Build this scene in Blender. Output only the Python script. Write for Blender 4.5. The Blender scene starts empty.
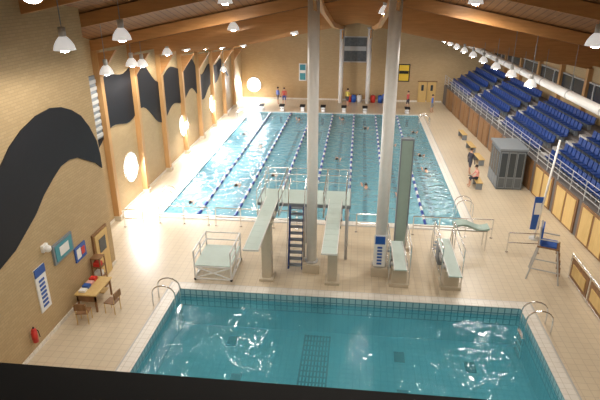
import bpy, bmesh, math, random
from mathutils import Vector, Matrix
random.seed(4)
S=bpy.context.scene
C=S.collection
try:
    S.view_settings.view_transform='Standard'
except Exception: pass

# ---------------- materials ----------------
def newmat(n):
    m=bpy.data.materials.new(n); m.use_nodes=True
    nt=m.node_tree; b=nt.nodes['Principled BSDF']; return m,nt,b
def plain(n,c,r=.5,metal=0,var=.06,emis=0):
    m,nt,b=newmat(n)
    b.inputs['Roughness'].default_value=r; b.inputs['Metallic'].default_value=metal
    nz=nt.nodes.new('ShaderNodeTexNoise'); nz.inputs['Scale'].default_value=6
    tc=nt.nodes.new('ShaderNodeTexCoord'); nt.links.new(tc.outputs['Object'],nz.inputs['Vector'])
    mx=nt.nodes.new('ShaderNodeMix'); mx.data_type='RGBA'
    mx.inputs[6].default_value=(*[v*(1-var) for v in c],1); mx.inputs[7].default_value=(*[min(1,v*(1+var)) for v in c],1)
    nt.links.new(nz.outputs['Fac'],mx.inputs[0]); nt.links.new(mx.outputs[2],b.inputs['Base Color'])
    if emis:
        b.inputs['Emission Color'].default_value=(*c,1); b.inputs['Emission Strength'].default_value=emis
    return m
def brick(n,c1,c2,mort,bw,bh,axis,r=.7,ms=.01,bump=.15,off=.5):
    m,nt,b=newmat(n)
    g=nt.nodes.new('ShaderNodeNewGeometry'); sp=nt.nodes.new('ShaderNodeSeparateXYZ'); cb=nt.nodes.new('ShaderNodeCombineXYZ')
    nt.links.new(g.outputs['Position'],sp.inputs[0])
    nt.links.new(sp.outputs[axis[0]],cb.inputs[0]); nt.links.new(sp.outputs[axis[1]],cb.inputs[1])
    bt=nt.nodes.new('ShaderNodeTexBrick'); nt.links.new(cb.outputs[0],bt.inputs['Vector'])
    bt.inputs['Color1'].default_value=(*c1,1); bt.inputs['Color2'].default_value=(*c2,1); bt.inputs['Mortar'].default_value=(*mort,1)
    bt.inputs['Scale'].default_value=1; bt.inputs['Brick Width'].default_value=bw; bt.inputs['Row Height'].default_value=bh
    bt.inputs['Mortar Size'].default_value=ms; bt.offset=off
    nz=nt.nodes.new('ShaderNodeTexNoise'); nz.inputs['Scale'].default_value=.35; nz.inputs['Detail'].default_value=5
    nt.links.new(g.outputs['Position'],nz.inputs['Vector'])
    mp=nt.nodes.new('ShaderNodeMapRange'); mp.inputs[3].default_value=.85; mp.inputs[4].default_value=1.1
    nt.links.new(nz.outputs['Fac'],mp.inputs[0])
    mu=nt.nodes.new('ShaderNodeVectorMath'); mu.operation='SCALE'
    nt.links.new(bt.outputs['Color'],mu.inputs[0]); nt.links.new(mp.outputs[0],mu.inputs['Scale'])
    nt.links.new(mu.outputs[0],b.inputs['Base Color'])
    b.inputs['Roughness'].default_value=r
    if bump:
        bp=nt.nodes.new('ShaderNodeBump'); bp.inputs['Strength'].default_value=bump; bp.inputs['Distance'].default_value=.01; bp.invert=True
        nt.links.new(bt.outputs['Fac'],bp.inputs['Height']); nt.links.new(bp.outputs[0],b.inputs['Normal'])
    return m
def wood(n,c1,c2,scale=(3,.3,3),r=.45,plank=None):
    m,nt,b=newmat(n)
    tc=nt.nodes.new('ShaderNodeNewGeometry'); mp=nt.nodes.new('ShaderNodeMapping'); mp.inputs['Scale'].default_value=scale
    nt.links.new(tc.outputs['Position'],mp.inputs[0])
    nz=nt.nodes.new('ShaderNodeTexNoise'); nz.inputs['Scale'].default_value=2.5; nz.inputs['Detail'].default_value=6
    nt.links.new(mp.outputs[0],nz.inputs['Vector'])
    cr=nt.nodes.new('ShaderNodeValToRGB'); cr.color_ramp.elements[0].color=(*c1,1); cr.color_ramp.elements[1].color=(*c2,1)
    cr.color_ramp.elements[0].position=.3; cr.color_ramp.elements[1].position=.7
    nt.links.new(nz.outputs['Fac'],cr.inputs[0]); out=cr.outputs[0]
    if plank:
        w=nt.nodes.new('ShaderNodeTexWave'); w.bands_direction=plank; w.inputs['Scale'].default_value=1.1; w.inputs['Distortion'].default_value=0
        nt.links.new(tc.outputs['Position'],w.inputs['Vector'])
        m2=nt.nodes.new('ShaderNodeMapRange'); m2.inputs[1].default_value=0; m2.inputs[2].default_value=.12; m2.inputs[3].default_value=.45; m2.inputs[4].default_value=1
        nt.links.new(w.outputs['Fac'],m2.inputs[0])
        mu=nt.nodes.new('ShaderNodeVectorMath'); mu.operation='SCALE'
        nt.links.new(out,mu.inputs[0]); nt.links.new(m2.outputs[0],mu.inputs['Scale']); out=mu.outputs[0]
    nt.links.new(out,b.inputs['Base Color']); b.inputs['Roughness'].default_value=r
    return m
def watermat(n,tint,body,frac,sc,strength):
    m=bpy.data.materials.new(n); m.use_nodes=True; nt=m.node_tree
    for x in list(nt.nodes): nt.nodes.remove(x)
    o=nt.nodes.new('ShaderNodeOutputMaterial'); t=nt.nodes.new('ShaderNodeBsdfTransparent'); gl=nt.nodes.new('ShaderNodeBsdfGlossy')
    df=nt.nodes.new('ShaderNodeBsdfDiffuse'); df.inputs[0].default_value=(*body,1)
    t.inputs[0].default_value=(*tint,1); gl.inputs['Roughness'].default_value=.06
    m1=nt.nodes.new('ShaderNodeMixShader'); m1.inputs[0].default_value=frac; nt.links.new(t.outputs[0],m1.inputs[1]); nt.links.new(df.outputs[0],m1.inputs[2])
    fr=nt.nodes.new('ShaderNodeFresnel'); fr.inputs[0].default_value=1.33
    g=nt.nodes.new('ShaderNodeNewGeometry'); nz=nt.nodes.new('ShaderNodeTexNoise'); nz.inputs['Scale'].default_value=sc; nz.inputs['Detail'].default_value=3
    nz.inputs['Distortion'].default_value=.6
    nt.links.new(g.outputs['Position'],nz.inputs['Vector'])
    bp=nt.nodes.new('ShaderNodeBump'); bp.inputs['Strength'].default_value=1; bp.inputs['Distance'].default_value=strength
    nt.links.new(nz.outputs['Fac'],bp.inputs['Height'])
    nt.links.new(bp.outputs[0],gl.inputs['Normal']); nt.links.new(bp.outputs[0],fr.inputs['Normal'])
    mx=nt.nodes.new('ShaderNodeMixShader'); nt.links.new(fr.outputs[0],mx.inputs[0]); nt.links.new(m1.outputs[0],mx.inputs[1]); nt.links.new(gl.outputs[0],mx.inputs[2])
    nt.links.new(mx.outputs[0],o.inputs[0]); return m

M={}
M['tile']=brick('deck_tile',(.70,.60,.45),(.67,.575,.43),(.57,.48,.36),.3,.3,(0,1),r=.3,ms=.012,off=0)
M['brickY']=brick('brick_side',(.54,.395,.22),(.49,.355,.19),(.43,.32,.18),.3,.1,(1,2),ms=.01)
M['brickX']=brick('brick_end',(.54,.395,.22),(.49,.355,.19),(.43,.32,.18),.3,.1,(0,2),ms=.01)
M['coping']=brick('coping_tile',(.84,.81,.75),(.81,.77,.71),(.62,.58,.5),.25,.25,(0,1),r=.3,ms=.01,off=0)
M['basin']=brick('basin_tile',(.50,.88,.98),(.47,.85,.96),(.38,.75,.88),.25,.25,(0,1),r=.4,ms=.012,bump=0,off=0)
M['basin2']=brick('basin_tile_deep',(.24,.70,.82),(.22,.67,.79),(.17,.58,.70),.25,.25,(0,1),r=.4,ms=.012,bump=0,off=0)
M['band']=brick('pool_wall_tile',(.42,.68,.74),(.38,.64,.71),(.10,.30,.40),.25,.25,(0,2),r=.3,ms=.022,bump=0,off=0)
M['bandY']=brick('pool_wall_tile_side',(.42,.68,.74),(.38,.64,.71),(.10,.30,.40),.25,.25,(1,2),r=.3,ms=.022,bump=0,off=0)
M['navy']=plain('navy_tile',(.003,.015,.10),.4)
M['grate']=plain('dark_teal_tile',(.03,.18,.26),.4)
M['water1']=watermat('pool_water',(.86,.98,1),(.36,.76,.92),.38,2.0,.13)
M['water2']=watermat('diving_water',(.70,.92,.98),(.13,.48,.57),.42,1.2,.11)
M['ceil']=wood('ceiling_boards',(.24,.11,.04),(.33,.155,.06),(.5,.5,.5),.6,plank='X')
M['beam']=wood('glulam_beam',(.42,.20,.07),(.52,.26,.095),(.4,4,4))
M['post']=wood('pine_post',(.48,.27,.11),(.56,.33,.14),(4,4,.4))
M['woodd']=wood('brown_wood',(.20,.10,.04),(.30,.16,.07),(3,3,.5))
M['ywood']=wood('yellow_wood',(.62,.42,.16),(.70,.50,.20),(4,4,.4))
M['black']=plain('black_paint',(.006,.007,.012),.6)
M['soot']=plain('matt_black_rail',(.0015,.0015,.0015),.9)
M['white']=plain('white_paint',(.86,.86,.85),.4)
M['steel']=plain('stainless_steel',(.78,.78,.78),.25,1)
M['board']=plain('springboard_pale_green',(.56,.68,.65),.7)
M['panel']=plain('bulkhead_green',(.34,.46,.42),.6)
M['conc']=plain('painted_concrete',(.60,.53,.42),.7)
M['grey']=plain('grey_panel',(.22,.25,.28),.5)
M['dgrey']=plain('dark_grey_panel',(.10,.12,.14),.4)
M['lgrey']=plain('light_grey',(.5,.5,.5),.5)
M['stand']=plain('stand_concrete',(.15,.135,.13),.8)
M['seat']=plain('blue_plastic',(.010,.045,.22),.4)
M['blue']=plain('blue_panel',(.02,.10,.42),.4)
M['rope']=plain('lane_float_blue',(.01,.05,.34),.4)
M['red']=plain('red_paint',(.65,.04,.03),.4)
M['yellow']=plain('yellow_paint',(.8,.55,.05),.4)
M['glow']=plain('lamp_glow',(1,.97,.92),.4,emis=75)
M['shade']=plain('lamp_shade',(.85,.84,.82),.4,emis=.5)
M['day']=plain('daylight_pane',(.92,.97,1),.3,emis=9)
M['skin']=plain('skin',(.62,.36,.25),.6)
M['hair']=plain('dark_hair',(.03,.02,.015),.6)
M['glass']=plain('dark_glass',(.04,.055,.07),.1)
M['cyanpic']=plain('cyan_print',(.05,.30,.38),.4)
M['sea']=plain('grey_print',(.10,.11,.12),.4,var=.6)
M['towel']=plain('pink_towel',(.75,.42,.38),.9)

# ---------------- builder ----------------
class B:
    def __init__(s): s.bm=bmesh.new(); s.mats=[]
    def mi(s,m):
        if m not in s.mats: s.mats.append(m)
        return s.mats.index(m)
    def _tag(s,vs,m,smooth=False):
        i=s.mi(m); fs=set()
        for v in vs: fs.update(v.link_faces)
        for f in fs: f.material_index=i; f.smooth=smooth
    def box(s,x0,x1,y0,y1,z0,z1,m,rot=None):
        c=Vector(((x0+x1)/2,(y0+y1)/2,(z0+z1)/2))
        mt=Matrix.Translation(c)
        if rot: mt=mt@rot
        mt=mt@Matrix.Diagonal((abs(x1-x0),abs(y1-y0),abs(z1-z0),1))
        r=bmesh.ops.create_cube(s.bm,size=1,matrix=mt); s._tag(r['verts'],m)
    def tube(s,p,q,r,m,seg=8,r2=None):
        p=Vector(p);q=Vector(q);d=q-p
        if d.length<1e-5: return
        mt=Matrix.Translation((p+q)/2)@d.to_track_quat('Z','Y').to_matrix().to_4x4()
        k=bmesh.ops.create_cone(s.bm,cap_ends=True,segments=seg,radius1=r,radius2=r if r2 is None else r2,depth=d.length,matrix=mt); s._tag(k['verts'],m,seg>8)
    def path(s,pts,r,m,seg=8):
        for a,b in zip(pts,pts[1:]): s.tube(a,b,r,m,seg)
        for a in pts[1:-1]: s.ball(a,r,m)
    def ball(s,c,r,m,sc=(1,1,1)):
        k=bmesh.ops.create_uvsphere(s.bm,u_segments=10,v_segments=6,radius=r,matrix=Matrix.Translation(c)@Matrix.Diagonal((*sc,1))); s._tag(k['verts'],m,True)
    def poly(s,pts,m,ext=None):
        vs=[s.bm.verts.new(p) for p in pts]; f=s.bm.faces.new(vs); f.material_index=s.mi(m)
        if ext:
            r=bmesh.ops.extrude_face_region(s.bm,geom=[f]); nv=[g for g in r['geom'] if isinstance(g,bmesh.types.BMVert)]
            bmesh.ops.translate(s.bm,verts=nv,vec=ext); s._tag(nv,m)
    def lathe(s,c,prof,m,seg=20):
        c=Vector(c); rings=[]
        for r,z in prof:
            rings.append([s.bm.verts.new(c+Vector((r*math.cos(2*math.pi*i/seg),r*math.sin(2*math.pi*i/seg),z))) for i in range(seg)])
        i0=s.mi(m)
        for a,b in zip(rings,rings[1:]):
            for i in range(seg):
                f=s.bm.faces.new((a[i],a[(i+1)%seg],b[(i+1)%seg],b[i])); f.material_index=i0; f.smooth=True
    def done(s,name,loc=(0,0,0),rz=0,parent=None,bevel=0,fixn=True):
        if fixn: bmesh.ops.recalc_face_normals(s.bm,faces=s.bm.faces[:])
        me=bpy.data.meshes.new(name); s.bm.to_mesh(me); s.bm.free()
        for m in s.mats: me.materials.append(M[m])
        o=bpy.data.objects.new(name,me); C.objects.link(o); o.location=loc; o.rotation_euler=(0,0,rz)
        if parent: o.parent=parent
        if bevel:
            bv=o.modifiers.new('bevel','BEVEL'); bv.width=bevel; bv.segments=2; bv.limit_method='ANGLE'
        return o

# ---------------- room ----------------
def lerp(t,pts):
    for (a,va),(b,vb) in zip(pts,pts[1:]):
        if a<=t<=b: return va+(vb-va)*(t-a)/(b-a)
    return pts[0][1] if t<pts[0][0] else pts[-1][1]
RP=[(-5,14.5),(10,14.2),(20,12.8),(25,11.5),(35,10.15),(46,9.2),(58,8.35)]
RX=-.25
def roof(x,y): return lerp(y,RP)-.2*abs(x-RX)
P1=(-10.35,5.8,25.5,50.5); P2=(-6.95,6.6,6.0,18.15)
b=B()
XL,XR,YN,YF=-12.6,19,-.1,57.2
def rect(x0,x1,y0,y1): b.box(x0,x1,y0,y1,-.2,0,'tile')
rect(XL,XR,.9,P2[2]); rect(XL,P2[0],P2[2],P2[3]); rect(P2[1],XR,P2[2],P2[3]); rect(XL,XR,P2[3],P1[2])
rect(XL,P1[0],P1[2],P1[3]); rect(P1[1],XR,P1[2],P1[3]); rect(XL,XR,P1[3],YF)
b.done('floor')
def pool(name,P,depth,wl,basin,lanes,cw,water,band):
    x0,x1,y0,y1=P; b=B(); T=-.205
    b.box(x0-.3,x1+.3,y0-.3,y1+.3,-depth-.2,-depth,basin)
    b.box(x0-.3,x0,y0,y1,-depth,T,basin); b.box(x1,x1+.3,y0,y1,-depth,T,basin)
    b.box(x0-.3,x1+.3,y0-.3,y0,-depth,T,basin); b.box(x0-.3,x1+.3,y1,y1+.3,-depth,T,basin)
    e=.03; T=-band
    b.box(x0,x0+e,y0,y1,T-.02,.0,'bandY'); b.box(x1-e,x1,y0,y1,T-.02,.0,'bandY'); b.box(x0+e,x1-e,y0,y0+e,T-.02,0,'band'); b.box(x0+e,x1-e,y1-e,y1,T-.02,0,'band')
    h=.035
    b.box(x0-cw,x0+e,y0-cw,y1+cw,.001,h,'coping'); b.box(x1-e,x1+cw,y0-cw,y1+cw,.001,h,'coping')
    b.box(x0+e,x1-e,y0-cw,y0+e,.001,h,'coping'); b.box(x0+e,x1-e,y1-e,y1+cw,.001,h,'coping')
    g=.07
    for a in((x0-cw-g,x0-cw,y0-cw-g,y1+cw+g),(x1+cw,x1+cw+g,y0-cw-g,y1+cw+g),(x0-cw,x1+cw,y0-cw-g,y0-cw),(x0-cw,x1+cw,y1+cw,y1+cw+g)):
        b.box(*a,.001,.01,'lgrey')
    if lanes:
        w=(x1-x0)/lanes
        for i in range(lanes):
            cx=x0+w*(i+.5)
            b.box(cx-.13,cx+.13,y0+2,y1-2,-depth,-depth+.01,'navy')
            for ye in(y0+2,y1-2): b.box(cx-.5,cx+.5,ye-.13,ye+.13,-depth,-depth+.012,'navy')
            for yw in(y0+.006,y1-.006): b.box(cx-.13,cx+.13,yw-.006,yw+.006,-depth+.2,-.4,'navy')
    else:
        for i in range(9):
            b.box(-1.75+i*.125,-1.68+i*.125,10,17.9,-depth,-depth+.02,'grate')
        for i in range(27):
            b.box(-1.75,-.69,10+i*.3,10.06+i*.3,-depth,-depth+.022,'grate')
        for (hx,hy) in((2.0,16.9),(2.0,14.8),(4.6,16.6),(-4.0,15.0),(4.2,13.6),(-4.6,17.2)):
            b.box(hx-.2,hx+.2,hy-.3,hy+.3,-depth,-depth+.02,'grate')
    b.done(name)
    w=B(); vs=[(x0,y0,wl),(x1,y0,wl),(x1,y1,wl),(x0,y1,wl)]; w.poly(vs,water); w.done(name+'_water',fixn=False)
pool('swimming_pool',P1,1.3,-.05,'basin',8,.45,'water1',.3)
pool('diving_pool',P2,1.7,-.32,'basin2',0,.42,'water2',.75)
w=(P1[1]-P1[0])/8
for i in range(1,8):
    b=B(); x=P1[0]+w*i
    b.tube((x,25.52,-.03),(x,50.48,-.03),.012,'steel',6)
    y=25.6; k=0
    while y<50.3:
        m='white' if (k//2)%2 else 'rope'
        b.tube((x,y,-.01),(x,y+.27,-.01),.075,m,8); y+=.3; k+=1
    b.done('lane_rope')

b=B(); b.box(-12.9,-12.5,20.0,57.2,-.2,11.5,'brickY')
b.done('wall_west')
b=B(); b.box(-10.9,-10.5,-4.4,20,-.2,13,'brickY'); b.box(-12.9,-10.9,19.6,20,-.2,12.2,'brickX')
b.done('wall_west_near')
b=B(); b.box(-12.9,19,57,57.4,-.2,9,'brickX'); b.done('wall_north')
b=B(); b.box(-10.5,19,.6,.9,-.2,10.55,'brickX'); b.box(-10.5,19,-4.4,-4,9,15,'brickX'); b.done('wall_south')
b=B(); b.box(-10.5,19,-4,.6,9.6,9.8,'stand'); b.done('gallery_floor')
b=B()
b.box(-10.5,18.5,.52,.9,10.55,10.8,'soot'); b.done('gallery_parapet_rail')
b=B(); i0=b.mi('ceil')
ys=[p[0] for p in RP]
for sx,xe in((-1,-13.2),(1,19.5)):
    prev=None
    for y in ys:
        a=b.bm.verts.new((RX,y,roof(RX,y))); e=b.bm.verts.new((xe,y,roof(xe,y)))
        if prev:
            f=b.bm.faces.new((prev[0],prev[1],e,a)); f.material_index=i0
        prev=(a,e)
o=b.done('ceiling'); sd=o.modifiers.new('thick','SOLIDIFY'); sd.thickness=.15; sd.offset=1 
colY=[24.5+4*i for i in range(8)]
b=B()
def beamseg(x0,x1,y,d=.5,w=.24):
    z0,z1=roof(x0,y)-.02,roof(x1,y)-.02
    pts=[(x0,y-w/2,z0-d),(x1,y-w/2,z1-d),(x1,y-w/2,z1),(x0,y-w/2,z0)]
    b.poly(pts,'beam',ext=(0,w,0))
for y in [3,7.5,12,16.5,20.6]+colY:
    xl=-10.5 if y<20 else -12.5
    beamseg(xl,RX,y); beamseg(RX,18.2 if y<20 else 16.2-.07*(y-22),y)
b.done('ceiling_beams')
b=B()
for x in(-1.7,1.2):
    for ya,yb in zip(ys,ys[1:]):
        za,zb=roof(x,ya)-.5,roof(x,yb)-.5
        b.poly([(x-.1,ya,za-.3),(x-.1,yb,zb-.3),(x-.1,yb,zb),(x-.1,ya,za)],'beam',ext=(.2,0,0))
b.done('ceiling_purlins')
for y in colY:
    b=B(); zt=roof(-12.4,y)-.5
    b.box(-12.5,-12.2,y-.16,y+.16,0,zt,'post'); b.box(-12.5,-12.12,y-.2,y+.2,0,.25,'conc')
    b.poly([(-12.2,y-.1,zt-1.2),(-12.2,y-.1,zt-.1),(-11.3,y-.1,zt+.05)],'beam',ext=(0,.2,0))
    b.done('timber_wall_post')
b=B()
W=[(13.96,6.6),(14.5,7.0),(15.2,7.33),(16.1,7.58),(17,7.65),(17.66,7.54),(18.3,7.3),(18.9,6.95),(19.4,6.4),(19.8,5.73),(19.95,5.1),(19.95,4.5),(19.5,4.85),(18.8,5.2),(18.2,5.5),(17.6,5.6),(17.0,5.55),(16.4,5.3),(15.7,4.95),(15.07,4.5),(13.75,3.86),(12.96,3.67),(11,3.3),(8,3.6),(6,4.4),(8,4.9),(10,5.0),(11.5,5.3),(12.8,5.8)]
b.poly([(-10.5,y,z) for y,z in W],'black',ext=(.05,0,0)); b.done('wave_wall_mural')
b=B(); top=[];bot=[]
n=70
for i in range(n+1):
    y=20.6+(51-20.6)*i/n
    cz=lerp(y,[(20,6.1),(26.7,5.9),(36,5.0),(51,4.0)])+.45*math.sin((y-26)*2*math.pi/9.5)
    th=lerp(y,[(20,2.4),(30,2.7),(40,2.2),(47,1.4),(51,.05)])
    cz+= .35*math.sin((y-24)*2*math.pi/4.7)
    top.append((y,cz+th/2)); bot.append((y,cz-th/2))
pts=top+bot[::-1]
b.poly([(-12.5,y,z) for y,z in pts],'black',ext=(.05,0,0)); b.done('wave_wall_mural')
def porthole(name,c,nrm,r,e=1500):
    b=B(); c=Vector(c); q=Vector(nrm).to_track_quat('Z','Y').to_matrix().to_4x4()
    k=bmesh.ops.create_cone(b.bm,cap_ends=True,segments=32,radius1=r,radius2=r,depth=.06,matrix=Matrix.Translation(c+Vector(nrm)*.03)@q); b._tag(k['verts'],'day')
    N=32
    for i in range(N):
        a0,a1=2*math.pi*i/N,2*math.pi*(i+1)/N
        p=q@Vector((r*math.cos(a0),r*math.sin(a0),.06)); p2=q@Vector((r*math.cos(a1),r*math.sin(a1),.06))
        b.tube(c+p,c+p2,.05,'white')
    b.tube(c+(q@Vector((-r,0,.07))),c+(q@Vector((r,0,.07))),.02,'white')
    o=b.done(name)
    l=bpy.data.lights.new('daylight','AREA'); l.shape='DISK'; l.size=r*2; l.energy=e; l.color=(.96,.97,1)
    lo=bpy.data.objects.new('daylight',l); C.objects.link(lo); lo.location=c+Vector(nrm)*.14
    d=(Vector(nrm)+Vector((0,0,-.5))).normalized(); lo.rotation_euler=(-d).to_track_quat('Z','Y').to_euler(); lo.parent=o
porthole('window_1',(-12.5,27,2.1),(1,0,0),.8,800)
porthole('window_2',(-12.5,36.6,2.1),(1,0,0),.8)
porthole('window_3',(-12.5,44.6,2.0),(1,0,0),.8)
porthole('window_4',(-11.2,57,1.5),(0,-1,0),.75,700)
b=B(); b.box(-12.5,-12.4,22.9,24.2,4.6,7.6,'grey')
for i in range(9): b.box(-12.42,-12.34,22.95,24.15,4.7+i*.32,4.86+i*.32,'lgrey')
b.done('wall_vent_louvre')
b=B(); b.box(-10.5,-10.42,18.25,19.5,0,2.15,'woodd'); b.box(-10.43,-10.38,18.35,19.4,0,2.05,'ywood')
b.box(-10.39,-10.36,18.6,19.15,1.2,1.8,'glass'); b.tube((-10.34,18.5,1),(-10.34,18.5,1.2),.02,'steel'); b.done('door_1')
b=B(); b.box(-10.5,-10.46,.9,18.25,0,.15,'coping'); b.box(-10.5,-10.46,19.5,20,0,.15,'coping'); b.done('baseboard_west_near')
b=B(); b.box(-12.5,-12.46,20,57,0,.15,'coping'); b.done('baseboard_west')
b=B(); b.box(-12.5,8.8,56.96,57,0,.15,'coping'); b.done('baseboard_north')
b=B(); b.box(-10.5,-10.42,15.55,16.85,2.3,3.05,'grey'); b.box(-10.43,-10.40,15.65,16.75,2.38,2.97,'cyanpic'); b.box(-10.41,-10.39,15.9,16.5,2.5,2.85,'white'); b.done('framed_notice')
b=B(); b.box(-10.5,-10.45,16.9,17.7,1.65,2.25,'blue'); b.box(-10.46,-10.44,17.0,17.3,1.75,2.15,'white'); b.box(-10.46,-10.44,17.35,17.6,1.8,2.1,'red'); b.done('notice_board')
b=B(); b.box(-10.5,-10.46,14.35,14.95,1.1,2.75,'white'); b.box(-10.47,-10.44,14.35,14.95,2.45,2.75,'blue')
for i in range(7): b.box(-10.47,-10.44,14.5,14.8,1.25+i*.16,1.33+i*.16,'blue')
b.done('wall_banner')
b=B(); b.box(-10.5,-10.4,15.0,15.3,3.1,3.35,'white'); b.ball((-10.34,15.15,3.2),.13,'white'); b.done('wall_speaker')
b=B(); b.tube((-10.36,13.6,.5),(-10.36,13.6,.95),.09,'red',14); b.ball((-10.36,13.6,.95),.09,'red'); b.tube((-10.36,13.6,.95),(-10.36,13.6,1.08),.03,'black'); b.path([(-10.36,13.6,1.05),(-10.25,13.66,.9),(-10.24,13.68,.65)],.015,'black'); b.box(-10.5,-10.42,13.5,13.7,.6,.9,'steel'); b.done('fire_extinguisher')
b=B(); b.box(-10.3,-9.45,16.1,17.5,.72,.77,'ywood')
for x in(-10.22,-9.53):
    for y in(16.18,17.42): b.box(x-.03,x+.03,y-.03,y+.03,0,.72,'woodd')
b.box(-10.25,-9.5,16.15,16.2,.45,.7,'woodd'); b.box(-10.2,-9.6,17.0,17.4,.3,.34,'ywood'); b.done('wooden_desk')
b=B()
for i,c in enumerate(('white','blue','towel','red')): b.box(-10.2,-9.95,16.25+i*.28,16.48+i*.28,.77,.85+.04*(i%2),c)
b.done('desk_papers')
def chair(x,y,rz):
    b=B()
    for a in(-.2,.2):
        b.path([(a,-.2,0),(a,-.2,.45),(a,.2,.45),(a,.2,0)],.018,'ywood'); b.tube((a,.2,.45),(a,.28,.9),.018,'ywood')
    b.box(-.22,.22,-.22,.22,.44,.48,'woodd'); b.box(-.22,.22,.24,.29,.65,.92,'woodd')
    b.done('desk_chair',(x,y,0),rz,bevel=.01)
chair(-8.95,16.3,-1.7); chair(-9.7,15.55,3.3)
b=B(); b.box(-10.4,-10.0,17.75,18.2,0,.05,'woodd')
for z in(.05,.5,.95,1.35): b.box(-10.4,-10.0,17.75,18.2,z,z+.04,'woodd')
for x in(-10.38,-10.02):
    for y in(17.77,18.18): b.box(x-.02,x+.02,y-.02,y+.02,0,1.4,'woodd')
b.box(-10.35,-10.08,17.82,18.1,.54,.75,'white'); b.box(-10.35,-10.08,17.82,18.1,.99,1.15,'red'); b.done('equipment_shelf')

def picture(name,x,z,w,h,m1,m2,y=57):
    b=B(); b.box(x-w/2,x+w/2,y-.06,y,z-h/2,z+h/2,m1); b.box(x-w/2+.1,x+w/2-.1,y-.08,y-.05,z-h/2+.1,z+h/2-.1,m2); b.box(x-w/2+.12,x+w/2-.12,y-.09,y-.07,z-.05*h,z+.12*h,m1); b.done(name)
picture('seascape_picture',-.42,5.3,2.5,2.6,'lgrey','sea')
picture('framed_poster',4.7,3.0,1.2,1.8,'black','yellow')
picture('framed_poster',-5.9,2.9,.8,1.8,'white','cyanpic')
picture('framed_poster',-4.6,4.2,.7,.9,'white','sea')
b=B()
for x in(6.3,7.25): b.box(x,x+.85,56.9,57,0,2.1,'ywood'); b.box(x+.3,x+.55,56.88,56.91,1.2,1.8,'glass')
b.box(6.2,8.2,56.93,57,2.1,2.2,'woodd'); b.done('door_2')
for (x,m) in((1.6,'red'),(2.4,'blue'),(-.4,'blue'),(.2,'white'),(-.9,'red')):
    b=B(); b.lathe((x,56.2,0),[(0,0),(.24,0),(.28,.35),(.26,.7),(.2,.75),(0,.75)],m,14); b.tube((x,56.2,.7),(x,56.2,.82),.05,'black'); b.done('storage_bin')
def column(x,y,r,foot):
    zt=roof(x,y)-.8
    b=B(); b.tube((x,y,0),(x,y,zt),r,'white',28)
    if foot:
        b.box(x-.36,x+.36,y-.36,y+.36,0,.42,'conc'); b.tube((x,y,.42),(x,y,.5),r+.06,'lgrey',28)
    for s in(-1,1): b.poly([(x,y+s*.1,zt-.1),(x,y+s*.15,zt-1.0),(x,y+s*1.0,zt)],'beam',ext=(.12,0,0))
    b.tube((x,y,zt),(x,y,zt+.1),r+.08,'lgrey',20)
    b.done('round_column')
column(-1.7,20.3,.22,True); column(1.23,20.3,.24,True)
column(-1.8,55.6,.22,False); column(1.0,55.6,.22,False)
b=B(); b.box(.93,1.43,19.90,19.93,.55,2.0,'white'); b.box(.98,1.38,19.88,19.90,1.6,1.95,'blue')
for i in range(6): b.box(1.08,1.28,19.88,19.90,.65+i*.15,.73+i*.15,'blue')
b.box(1.1,1.26,19.93,19.99,.6,1.9,'lgrey')
b.done('column_banner')
def springboard(name,x,z,y0,y1):
    b=B(); n=10
    for i in range(n):
        ya=y0+(y1-y0)*i/n; yb=y0+(y1-y0)*(i+1)/n
        b.box(x-.27,x+.27,ya,yb,z-.05,z,'board')
    for s in(-.27,.27): b.box(x+s-.015,x+s+.015,y0,y1,z-.07,z+.012,'white')
    b.box(x-.27,x+.27,y0-.02,y0,z-.06,z+.01,'white')
    b.tube((x-.35,19.5,z-.15),(x+.35,19.5,z-.15),.1,'lgrey',14)
    b.box(x-.32,x+.32,19.0,20.2,z-.36,z-.24,'conc')
    b.box(x-.2,x+.2,19.2,19.7,0,z-.36,'conc')
    b.box(x-.3,x+.3,19.05,19.85,0,.12,'conc')
    b.box(x-.3,x+.3,y1-.5,y1-.1,z-.3,z-.05,'grey')
    b.box(x-.32,x+.32,20.2,y1,z-.36,z-.28,'grey')
    b.done(name,bevel=.01)
springboard('diving_springboard',-3.5,3.0,16.2,21.2)
springboard('diving_springboard',-.75,3.0,16.2,21.2)
b=B()
b.box(-4.2,-.1,21.25,23.0,2.55,2.68,'grey'); b.box(-4.15,-.15,21.3,22.95,2.68,2.70,'board')
for x in(-4.05,-2.15,-.25):
    for y in(21.4,22.85): b.tube((x,y,0),(x,y,2.55),.07,'lgrey',12)
for x in(-3.95,-3.05,-1.2,-.3):
    b.path([(x,19.9,2.7),(x,19.9,3.75),(x,22.9,3.75),(x,22.9,2.7)],.022,'steel')
    b.tube((x,19.9,3.25),(x,22.9,3.25),.018,'steel')
    for y in(20.9,21.9): b.tube((x,y,2.7),(x,y,3.75),.018,'steel')
    b.tube((x,19.9,2.7),(x,21.3,2.7),.03,'lgrey')
for z in(3.1,3.45,3.75): b.tube((-4.1,22.95,z),(-.2,22.95,z),.02,'steel')
for i in range(9): b.tube((-4.1+i*.4875,22.95,2.7),(-4.1+i*.4875,22.95,3.75),.016,'steel')
for s in(-.3,.3):
    b.box(-2.4+s-.03,-2.4+s+.03,20.45,20.75,.0,2.75,'seat',rot=Matrix.Rotation(-.28,4,'X'))
    b.path([(-2.4+s*1.15,20.0,.1),(-2.4+s*1.15,20.0,1.0),(-2.4+s*1.15,20.9,3.5),(-2.4+s*1.15,21.6,3.75)],.022,'steel')
for i in range(10):
    f=i/9; b.box(-2.7,-2.1,20.1+f*.95,20.35+f*.95,.22+f*2.3,.26+f*2.3,'grey')
b.done('diving_board_platform')
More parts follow.
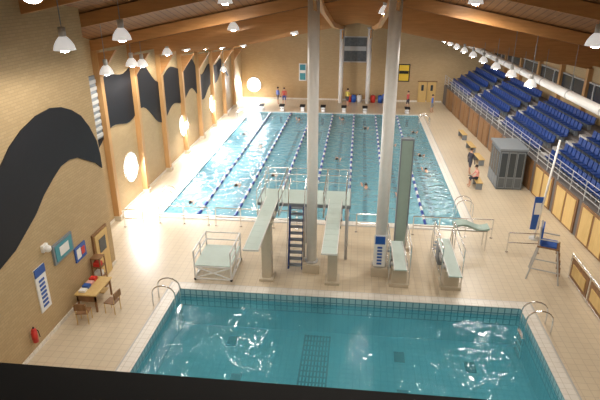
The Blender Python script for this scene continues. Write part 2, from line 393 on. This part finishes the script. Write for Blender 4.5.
def lowboard(x,y0,y1,ped):
    b=B()
    b.box(x-.25,x+.25,y0,y1,.95,1.0,'board')
    for s in(-.25,.25): b.box(x+s-.015,x+s+.015,y0,y1,.93,1.012,'white')
    if ped:
        b.box(x-.3,x+.3,19.3,20.0,0,.8,'conc'); b.box(x-.4,x+.4,19.2,20.1,0,.14,'conc'); b.tube((x-.35,19.6,.87),(x+.35,19.6,.87),.08,'lgrey',12)
        b.box(x-.28,x+.28,y1-.7,y1-.1,0,.95,'grey')
        b.box(x-.3,x+.3,20.5,21.0,.6,.8,'lgrey')
    for s in(-.42,.42):
        b.path([(x+s,19.4,0),(x+s,19.4,1.8),(x+s,y1,1.8),(x+s,y1+.5,.9),(x+s,y1+.5,0)],.025,'steel'); b.tube((x+s,19.4,1.35),(x+s,y1+.2,1.35),.02,'steel')
        b.tube((x+s,y1,0),(x+s,y1,1.8),.02,'steel')
        b.tube((x+s,19.4,.5),(x+s,y1,.5),.02,'steel')
    for i in range(3): b.box(x-.35,x+.35,y1+.05+i*.18,y1+.22+i*.18,.7-i*.25,.74-i*.25,'grey')
    b.done('low_diving_board',bevel=.006)
lowboard(4.1,18.6,22.0,True); lowboard(2.0,18.9,21.5,True)
b=B()
x0,x1,y0,y1=-6.5,-4.95,18.9,20.8
b.box(x0,x1,y0,y1,.65,.72,'board')
for x in(x0,x1):
    for z in(.08,.65,1.0,1.35): b.tube((x,y0,z),(x,y1,z),.035,'white')
    for y in(y0,(y0+y1)/2,y1): b.tube((x,y,.08),(x,y,1.35),.035,'white')
    b.tube((x,y0,.08),(x,y1,.65),.03,'white')
for y in(y0,y1):
    for z in(.08,.65): b.tube((x0,y,z),(x1,y,z),.035,'white')
b.tube((x0,y0,.1),(x1,y0,.65),.03,'white'); b.tube((x1,y0,.1),(x0,y0,.65),.03,'white')
for z in(1.0,1.35): b.tube((x0,y1,z),(x1,y1,z),.03,'white')
for x in(x0,x1):
    for y in(y0,y1): b.ball((x,y,.06),.06,'black')
b.done('wheeled_pool_platform')
b=B(); b.box(2.0,2.5,22.6,22.85,0,5.3,'panel'); b.box(1.96,2.02,22.58,22.87,0,5.32,'grey'); b.box(2.48,2.54,22.58,22.87,0,5.32,'grey'); b.box(1.8,2.7,22.4,23.1,0,.2,'conc'); b.box(1.96,2.54,22.58,22.87,5.3,5.38,'grey'); b.done('stacked_bulkhead_panel',bevel=.01)
b=B(); 
b.path([(4.8,22.9,0),(4.8,22.9,1),(6.2,22.9,1),(6.2,22.9,0)],.03,'steel'); b.path([(4.8,23.5,0),(4.8,23.5,1),(6.2,23.5,1),(6.2,23.5,0)],.03,'steel')
N=14
for i in range(N):
    t=i/N; x=4.7+1.6*t; z=1.1+.12*math.sin(t*6); t2=(i+1)/N; 
    b.poly([(x,22.9,z),(4.7+1.6*t2,22.9,1.1+.12*math.sin(t2*6)),(4.7+1.6*t2,22.9,1.2+.12*math.sin(t2*6)),(x,22.9,z+.1)],'panel',ext=(0,.6,0))
b.done('float_mat_trolley')
def rail(name,x0,x1,y,h=1.0,n=None,m='white'):
    b=B(); n=n or max(1,int(abs(x1-x0)/1.2))
    for i in range(n+1):
        x=x0+(x1-x0)*i/n; b.tube((x,y,0),(x,y,h),.03,m); b.tube((x,y,0),(x,y,.03),.07,m)
    for z in(h*.5,h): b.tube((x0,y,z),(x1,y,z),.028,m)
    b.done(name)
rail('deck_handrail',-11.6,-10.6,23.6,m='steel'); rail('deck_handrail',-10.0,-7.4,24.3,m='steel'); rail('deck_handrail',-7.0,-4.4,24.3,m='steel'); rail('deck_handrail',-4.0,-2.8,24.3,m='steel'); rail('deck_handrail',.2,1.6,24.3,m='steel')
rail('deck_handrail',3.0,6.8,24.3,m='steel'); rail('deck_handrail',7.2,8.6,22.9,m='steel')
def poolladder(x,y,side):
    b=B(); s=side
    for dy in(-.3,.3):
        pts=[]
        for k in range(9):
            a=math.pi*k/8; pts.append((x+s*(.15+.45*math.cos(a)),y+dy,.55+.38*math.sin(a)))
        pts=[(x+s*.6,y+dy,0)]+pts+[(x-s*.3,y+dy,-1.2)]
        b.path(pts,.028,'steel')
    for i in range(4): b.box(x-s*.3-.06,x-s*.3+.06,y-.3,y+.3,-.3-i*.28,-.27-i*.28,'steel')
    b.done('pool_ladder')
poolladder(-6.95,17.1,-1); poolladder(6.6,16.9,1)
poolladder(-10.35,47,-1); poolladder(5.8,47,1); poolladder(-10.35,27,-1); poolladder(5.8,27.2,1)
for i in range(8):
    cx=P1[0]+w*(i+.5); b=B()
    b.box(cx-.25,cx+.25,50.75,51.4,.55,.62,'black',rot=Matrix.Rotation(.12,4,'X')); b.box(cx-.15,cx+.15,51.0,51.3,0.03,.55,'white'); b.box(cx-.2,cx+.2,51.3,51.5,.03,.28,'lgrey')
    b.tube((cx-.25,50.8,.3),(cx+.25,50.8,.3),.02,'steel'); b.tube((cx,51,.3),(cx,50.8,.3),.02,'steel'); b.done('starting_block')
# ---------------- pendant lamps ----------------
WARM=(1,.92,.80)
def lamp(x,y,z,e=330,s=1.0,name='pendant_lamp'):
    b=B(); zt=roof(x,y)
    b.tube((0,0,.45*s),(0,0,zt-z),.015,'grey'); b.tube((0,0,.2*s),(0,0,.48*s),.1*s,'lgrey',14)
    b.lathe((0,0,0),[(.09*s,.24*s),(.13*s,.2*s),(.2*s,.12*s),(.27*s,0),(.30*s,-.12*s),(.31*s,-.14*s),(.29*s,-.13*s),(.25*s,0)],'shade')
    b.ball((0,0,-.06*s),.19*s,'glow',(1,1,.8))
    o=b.done(name,(x,y,z),fixn=False)
    l=bpy.data.lights.new('bulb','SPOT'); l.energy=e; l.color=WARM; l.shadow_soft_size=.25; l.spot_size=math.radians(165); l.spot_blend=.35
    lo=bpy.data.objects.new('bulb',l); C.objects.link(lo); lo.parent=o; lo.location=(0,0,-.45*s)
for p in((-8.3,14.7,10.0),(-7.6,17,10.07),(-10.9,22.4,8.1),(-11.1,25.6,8.0),(-11.4,27.6,7.7),(-11.2,31,7.9),(-11.1,34.2,7.8),(-10.6,36.8,7.6),(-11.4,44.8,4.9),(-4.7,39.5,8.4),(-10.5,41,7.2),(-10.3,48,6.6)): lamp(*p,e=180)
for p in((7.1,17.5,10.0),(-5.5,9,11.5),(5.5,9,11.5),(0,13,12.2),(0,4,12.2),(4.5,23,11.0),(-5.5,22.5,11.0),(-6.3,27.2,9.6),(1.15,27.6,10.4)): lamp(*p,e=520)  # extra unseen pendants added to brighten the hall, except first and last two
b=B(); b.tube((9.5,13,7.1),(9.5,52,6.6),.2,'white',18)
for i in range(11):
    y=14+i*3.7; zc=7.1-.5*(y-13)/39; b.tube((9.5,y-.06,zc+.0),(9.5,y+.06,zc),.215,'lgrey',18); b.tube((9.5,y,zc+.2),(9.5,y,roof(9.5,y)),.012,'grey')
b.done('ventilation_duct')
for i in range(9):
    lamp(7.7,25+i*3.3,7.45-.08*i,e=290,s=.9)
# ---------------- stands (rotated frame) ----------------
A=math.atan(.0676); L0=(11.2,22,0)
def sd(b,name,**k): return b.done(name,L0,A,**k)
ua,ub=-15.0,34.6
b=B()
RUN,RISE,NR=.72,.38,5
pr=[(0,0),(0,1.9)]
for i in range(NR):
    pr.append((RUN*(i+1)+.3,1.9+RISE*i)); 
    if i<NR-1: pr.append((RUN*(i+1)+.3,1.9+RISE*(i+1)))
pr+= [(4.6,1.9+RISE*(NR-1)),(4.6,0)]
b.poly([(x,ua,z) for x,z in pr],'stand',ext=(0,ub-ua,0))
sd(b,'grandstand_terrace')
b=B()
for i,u in enumerate([ua+.3+k*3.0 for k in range(16)]):
    b.box(-.06,0,u,u+2.6,0.02,1.85,'woodd')
    for j in range(2): b.box(-.09,-.05,u+.15+j*1.2,u+1.15+j*1.2,.12,1.72,'ywood' if i in(4,5,6,7) else 'woodd')
sd(b,'grandstand_cladding')
b=B()
k=0; u=ua+.3
sections=[]
while u<ub-1:
    e=min(u+7.2,ub-.3); sections.append((u,e)); u=e+1.2
def seat(b,x,y,z):
    b.box(x,x+.38,y-.2,y+.2,z+.36,z+.40,'seat'); b.box(x+.34,x+.40,y-.2,y+.2,z+.40,z+.78,'seat',rot=Matrix.Rotation(.15,4,'Y'))
    b.box(x+.1,x+.3,y-.03,y+.03,z,z+.36,'grey')
for (a,e) in sections:
    for i in range(NR):
        y=a+.25
        while y<e-.2:
            seat(b,RUN*i+.42,y,1.9+RISE*i); y+=.5
sd(b,'grandstand_seats')
b=B()
for (a,e) in zip(sections,sections[1:]):
    y0=a[1]+.1; y1=e[0]-.1
    for i in range(NR-1):
        b.box(RUN*(i+1)-.05,RUN*(i+1)+.3,y0,y1,1.9+RISE*i,1.9+RISE*i+.19,'lgrey')
sd(b,'aisle_steps')
b=B()
n=33
for i in range(n+1):
    u=ua+(ub-ua)*i/n; b.tube((.05,u,1.9),(.05,u,2.9),.025,'lgrey')
for z in(2.15,2.4,2.65,2.9): b.tube((.05,ua,z),(.05,ub,z),.018,'lgrey')
sd(b,'grandstand_railing')
b=B(); b.box(4.6,5.0,-27,37,-.2,12,'brickY'); sd(b,'wall_east')
b=B(); b.box(4.5,4.6,-18,34.8,4.6,5.7,'glass')
for i in range(18): b.box(4.44,4.6,-18+i*3.1,-17.88+i*3.1,4.5,5.8,'lgrey')
b.box(4.46,4.6,-18,34.8,4.52,4.6,'lgrey'); b.box(4.46,4.6,-18,34.8,5.7,5.78,'lgrey'); sd(b,'window_5')
for i in range(13):
    u=-14+i*4; b=B(); X,Y=L0[0]-A*u+4.4,22+u
    zt=roof(X,Y)-.5; b.box(4.3,4.6,u-.16,u+.16,3.42,zt,'post'); b.box(4.25,4.6,u-.2,u+.2,3.42,3.6,'conc'); sd(b,'timber_wall_post')
b=B(); x0,x1,y0,y1=8.6,10.1,31.3,33.6
b.box(x0,x1,y0,y1,0,2.45,'dgrey'); b.box(x0-.08,x1+.06,y0-.1,y1+.1,2.45,2.57,'grey')
for i in range(3):
    xx=x0+.04+i*.48; b.box(xx,xx+.43,y0-.03,y0,.1,2.35,'grey'); b.box(xx+.04,xx+.39,y0-.04,y0-.02,.8,2.28,'glass'); b.box(xx+.04,xx+.39,y0-.04,y0-.02,.15,.72,'dgrey')
for i in range(4):
    yy=y0+.06+i*.55; b.box(x0-.03,x0,yy,yy+.48,.1,2.35,'grey'); b.box(x0-.04,x0-.02,yy+.05,yy+.43,.8,2.28,'glass')
b.done('poolside_control_cabin')
b=B()
for i in range(8):
    y=7.5+i*1.9; b.tube((9.25,y,0),(9.25,y,1.15),.035,'steel'); 
    if i<7: b.box(9.23,9.27,y+.1,y+1.8,.12,1.0,'woodd'); b.box(9.2,9.3,y+.3,y+1.6,.3,.8,'ywood')
for z in(.1,1.15): b.tube((9.25,7.5,z),(9.25,20.8,z),.03,'steel')
b.done('poolside_barrier')
b=B()
for sx in(-.45,.45):
    for sy in(-.5,.5): b.tube((sx*1.25,sy*1.25,0),(sx*.8,sy*.7,1.5),.035,'lgrey')
    b.tube((sx*1.05,-.6,.5),(sx*1.05,.6,.5),.03,'lgrey'); b.tube((sx*.8,.35,1.5),(sx*.8,.4,2.4),.03,'lgrey'); b.tube((sx*.8,-.35,1.85),(sx*.8,.35,1.85),.03,'lgrey')
for i in range(4): b.box(-.4,.4,-.62+i*.06,-.48+i*.06,.32+i*.34,.36+i*.34,'woodd')
b.box(-.42,.42,-.42,.42,1.48,1.54,'woodd'); b.box(-.38,.38,.28,.34,1.6,2.35,'blue'); b.box(-.36,.36,-.3,.3,1.54,1.6,'blue')
b.done('lifeguard_chair',(8.2,20.8,0),1.2)
b=B(); b.tube((0,0,0),(.35,0,5.0),.05,'white',12); b.tube((0,0,0),(0,0,.06),.25,'lgrey',16); b.box(-.28,.12,-.02,.02,.5,2.2,'blue'); b.box(-.22,.06,-.03,.03,1.3,1.9,'white'); b.done('banner_pole',(8.9,24.5,0),0)
for y in(36.5,39.5,43):
    b=B(); b.box(-.2,.2,-.8,.8,.42,.47,'ywood')
    for yy in(-.65,.65): b.box(-.18,.18,yy-.04,yy+.04,0,.42,'grey')
    b.done('poolside_bench',(8.6,y,0),A,bevel=.01)

# ---------------- people ----------------
def person(name,joints,radii,edges,loc,rz,mat,hair='hair',head=None):
    me=bpy.data.meshes.new(name); me.from_pydata([j for j in joints],edges,[]); me.update()
    o=bpy.data.objects.new(name,me); C.objects.link(o); o.location=loc; o.rotation_euler=(0,0,rz)
    sk=o.modifiers.new('skin','SKIN'); sk.use_smooth_shade=True
    for i,v in enumerate(me.skin_vertices[0].data):
        v.radius=radii[i]; v.use_root=(i==0)
    ss=o.modifiers.new('sub','SUBSURF'); ss.levels=1; ss.render_levels=1
    me.materials.append(mat)
    h=Vector(head[0]); f=Vector(head[1]).normalized(); up=Vector(head[2])
    b=B()
    b.ball(h+up*.04-f*.02,.105,hair,(.95,1,1)); 
    r=f.cross(up).normalized()
    for s in(-1,1):
        b.ball(h+f*.095+r*s*.035,.013,'hair'); b.ball(h+r*s*.095,.025,'skin')
    b.ball(h+f*.11-up*.02,.018,'skin'); b.ball(h+f*.1-up*.055,.018,'towel',(1,1,.5))
    b.done('head_details',parent=o)
    return o
def addhand(J,R,E,wi,d,s):
    w=Vector(J[wi]); d=Vector(d).normalized(); s=Vector(s).normalized()
    J.append(tuple(w+d*.08)); R.append((.035,.02)); pi=len(J)-1; E.append((wi,pi))
    for k,ln in enumerate((.075,.085,.08,.06)):
        o=(k-1.5)*.022
        J.append(tuple(w+d*.1+s*o)); R.append((.009,.009)); E.append((pi,len(J)-1))
        J.append(tuple(w+d*(.1+ln)+s*o*1.3)); R.append((.008,.008)); E.append((len(J)-2,len(J)-1))
    J.append(tuple(w+d*.07+s*-.06)); R.append((.010,.010)); E.append((pi,len(J)-1))
def bodymat(name,zones):
    m,nt,b=newmat(name); tc=nt.nodes.new('ShaderNodeTexCoord'); sp=nt.nodes.new('ShaderNodeSeparateXYZ'); nt.links.new(tc.outputs['Object'],sp.inputs[0])
    mr=nt.nodes.new('ShaderNodeMapRange'); mr.inputs[1].default_value=0; mr.inputs[2].default_value=2; nt.links.new(sp.outputs[2],mr.inputs[0])
    cr=nt.nodes.new('ShaderNodeValToRGB'); cr.color_ramp.interpolation='CONSTANT'
    cr.color_ramp.elements[0].color=(*zones[0][1],1); cr.color_ramp.elements[1].position=zones[1][0]/2; cr.color_ramp.elements[1].color=(*zones[1][1],1)
    for z,c in zones[2:]:
        e=cr.color_ramp.elements.new(z/2); e.color=(*c,1)
    nt.links.new(mr.outputs[0],cr.inputs[0]); nt.links.new(cr.outputs[0],b.inputs['Base Color']); b.inputs['Roughness'].default_value=.7; return m
SK=(.62,.36,.25)
def stander(x,y,rz,shirt,shorts,walk=.12):
    J=[(0,0,.95),(0,0,1.15),(0,0,1.38),(0,0,1.5),(0,-.02,1.6),(0,-.02,1.7)]
    R=[(.16,.11),(.14,.10),(.17,.11),(.055,.055),(.085,.095),(.075,.09)]
    E=[(0,1),(1,2),(2,3),(3,4),(4,5)]
    for s in(-1,1):
        n=len(J)
        J+=[(s*.1,0,.88),(s*.11,-s*walk*.6,.48),(s*.11,s*walk*.3-s*walk*.9,.08),(s*.12,-.14-s*walk*.6,.035)]; R+=[(.09,.09),(.058,.058),(.04,.04),(.04,.03)]
        E+=[(0,n),(n,n+1),(n+1,n+2),(n+2,n+3)]
        n=len(J)
        J+=[(s*.2,0,1.42),(s*.26,s*walk*.3,1.14),(s*.27,s*walk*.5-.06,.88)]; R+=[(.055,.055),(.042,.042),(.027,.027)]
        E+=[(2,n),(n,n+1),(n+1,n+2)]
        addhand(J,R,E,n+2,(0,-.2,-1),(0,1,0))
    return person('standing_person',J,R,E,(x,y,0),rz,bodymat('clothes_%d'%(abs(int(x*97+y*13))),[(0,SK),(.5,shorts),(.98,shirt),(1.46,SK)]),head=((0,-.02,1.65),(0,-1,0),(0,0,1)))
def sitter(x,y,rz,seatz,shirt,shorts):
    z=seatz+.1
    J=[(0,0,z),(0,-.04,z+.22),(0,-.1,z+.45),(0,-.14,z+.57),(0,-.18,z+.67),(0,-.18,z+.77)]
    R=[(.16,.11),(.14,.10),(.17,.11),(.055,.055),(.085,.095),(.075,.09)]
    E=[(0,1),(1,2),(2,3),(3,4),(4,5)]
    for s in(-1,1):
        n=len(J)
        J+=[(s*.1,-.08,z),(s*.14,-.46,z+.02),(s*.14,-.46,.1),(s*.15,-.6,.04)]; R+=[(.085,.085),(.058,.058),(.04,.04),(.04,.03)]
        E+=[(0,n),(n,n+1),(n+1,n+2),(n+2,n+3)]
        n=len(J)
        J+=[(s*.2,-.1,z+.48),(s*.25,-.2,z+.22),(s*.16,-.4,z+.1)]; R+=[(.055,.055),(.042,.042),(.027,.027)]
        E+=[(2,n),(n,n+1),(n+1,n+2)]
        addhand(J,R,E,n+2,(0,-1,-.1),(1,0,0))
    return person('seated_person',J,R,E,(x,y,0),rz,bodymat('clothes_s%d'%(abs(int(x*97+y*13))),[(0,SK),(z-.12,shorts),(z+.12,shirt),(z+.53,SK)]),head=((0,-.18,z+.72),(0,-1,0),(0,0,1)))
def swimmer(x,y,rz):
    z=-.12
    J=[(0,0,z-.04),(0,-.25,z),(0,-.45,z),(0,-.58,z+.02),(0,-.68,z+.06),(0,-.78,z+.06)]
    R=[(.15,.11),(.13,.10),(.17,.11),(.055,.055),(.09,.095),(.08,.09)]
    E=[(0,1),(1,2),(2,3),(3,4),(4,5)]
    for s in(-1,1):
        n=len(J)
        J+=[(s*.1,.1,z-.05),(s*.13,.5,z-.1),(s*.12,.9,z-.06),(s*.12,1.05,z-.08)]; R+=[(.085,.085),(.055,.055),(.038,.038),(.03,.02)]
        E+=[(0,n),(n,n+1),(n+1,n+2),(n+2,n+3)]
        n=len(J)
        if s>0: J+=[(s*.2,-.5,z),(s*.32,-.78,z+.22),(s*.22,-1.05,z+.02)]; d=(0,-1,-.4)
        else: J+=[(s*.2,-.48,z),(s*.28,-.25,z-.2),(s*.22,.0,z-.25)]; d=(0,1,0)
        R+=[(.055,.055),(.042,.042),(.027,.027)]; E+=[(2,n),(n,n+1),(n+1,n+2)]
        addhand(J,R,E,n+2,d,(1,0,0))
    return person('swimmer',J,R,E,(x,y,0),rz,M['skin'],head=((0,-.73,z+.06),(0,-.6,-.8),(0,-.3,.9)))
sw=[(-9.3,28.0,0),(-7.3,38.5,3.14),(-5.3,33,0),(-3.3,43,3.14),(-1.3,37,0),(.75,30.5,3.14),(2.8,41,0),(4.8,34,3.14),(-9.3,43,0),(.75,46,0),(2.8,29,3.14),(4.8,45,0),(-5.3,47.5,3.14),(-7.3,31,0),(4.7,38.5,0),(-1.3,48,3.14)]
for a in sw: swimmer(*a)
b=B(); b.box(-.2,.2,-.6,.6,.42,.47,'ywood')
for yy in(-.5,.5): b.box(-.18,.18,yy-.04,yy+.04,0,.42,'grey')
b.done('poolside_bench',(7.55,31.6,0),0)
sitter(7.55,31.6,-math.pi/2,.47,(.75,.35,.30),(.03,.03,.05))
K=(.05,.05,.07)
for a in((7.5,34.0,2.0,K,K),(-7.5,54,.4,(.6,.1,.08),(.05,.08,.3)),(-1.0,54.2,2.6,(.6,.5,.1),K),(3.6,54.5,.2,(.6,.05,.05),K),(7.2,52,1.4,(.1,.2,.6),(.3,.3,.3)),(-8.2,54.3,2.2,(.1,.15,.5),K),(-4.6,53.6,.1,(.55,.55,.6),(.02,.04,.2)),(2.7,53.2,3.0,(.05,.15,.55),K),(5.0,53.5,1.0,(.6,.1,.1),K)): stander(*a)

# ---------------- world, camera ----------------
wd=bpy.data.worlds.new('World'); S.world=wd; wd.use_nodes=True
bg=wd.node_tree.nodes['Background']; bg.inputs[0].default_value=(.9,.87,.8,1); bg.inputs[1].default_value=.4
cd=bpy.data.cameras.new('camera'); cam=bpy.data.objects.new('camera',cd); C.objects.link(cam); S.camera=cam
cd.sensor_width=36; cd.lens=36*530/600; cd.clip_end=300
th=math.radians(22.2); ps=math.radians(6.2)
cam.location=(0,0,11.6); cam.rotation_euler=(math.pi/2-th,0,ps)
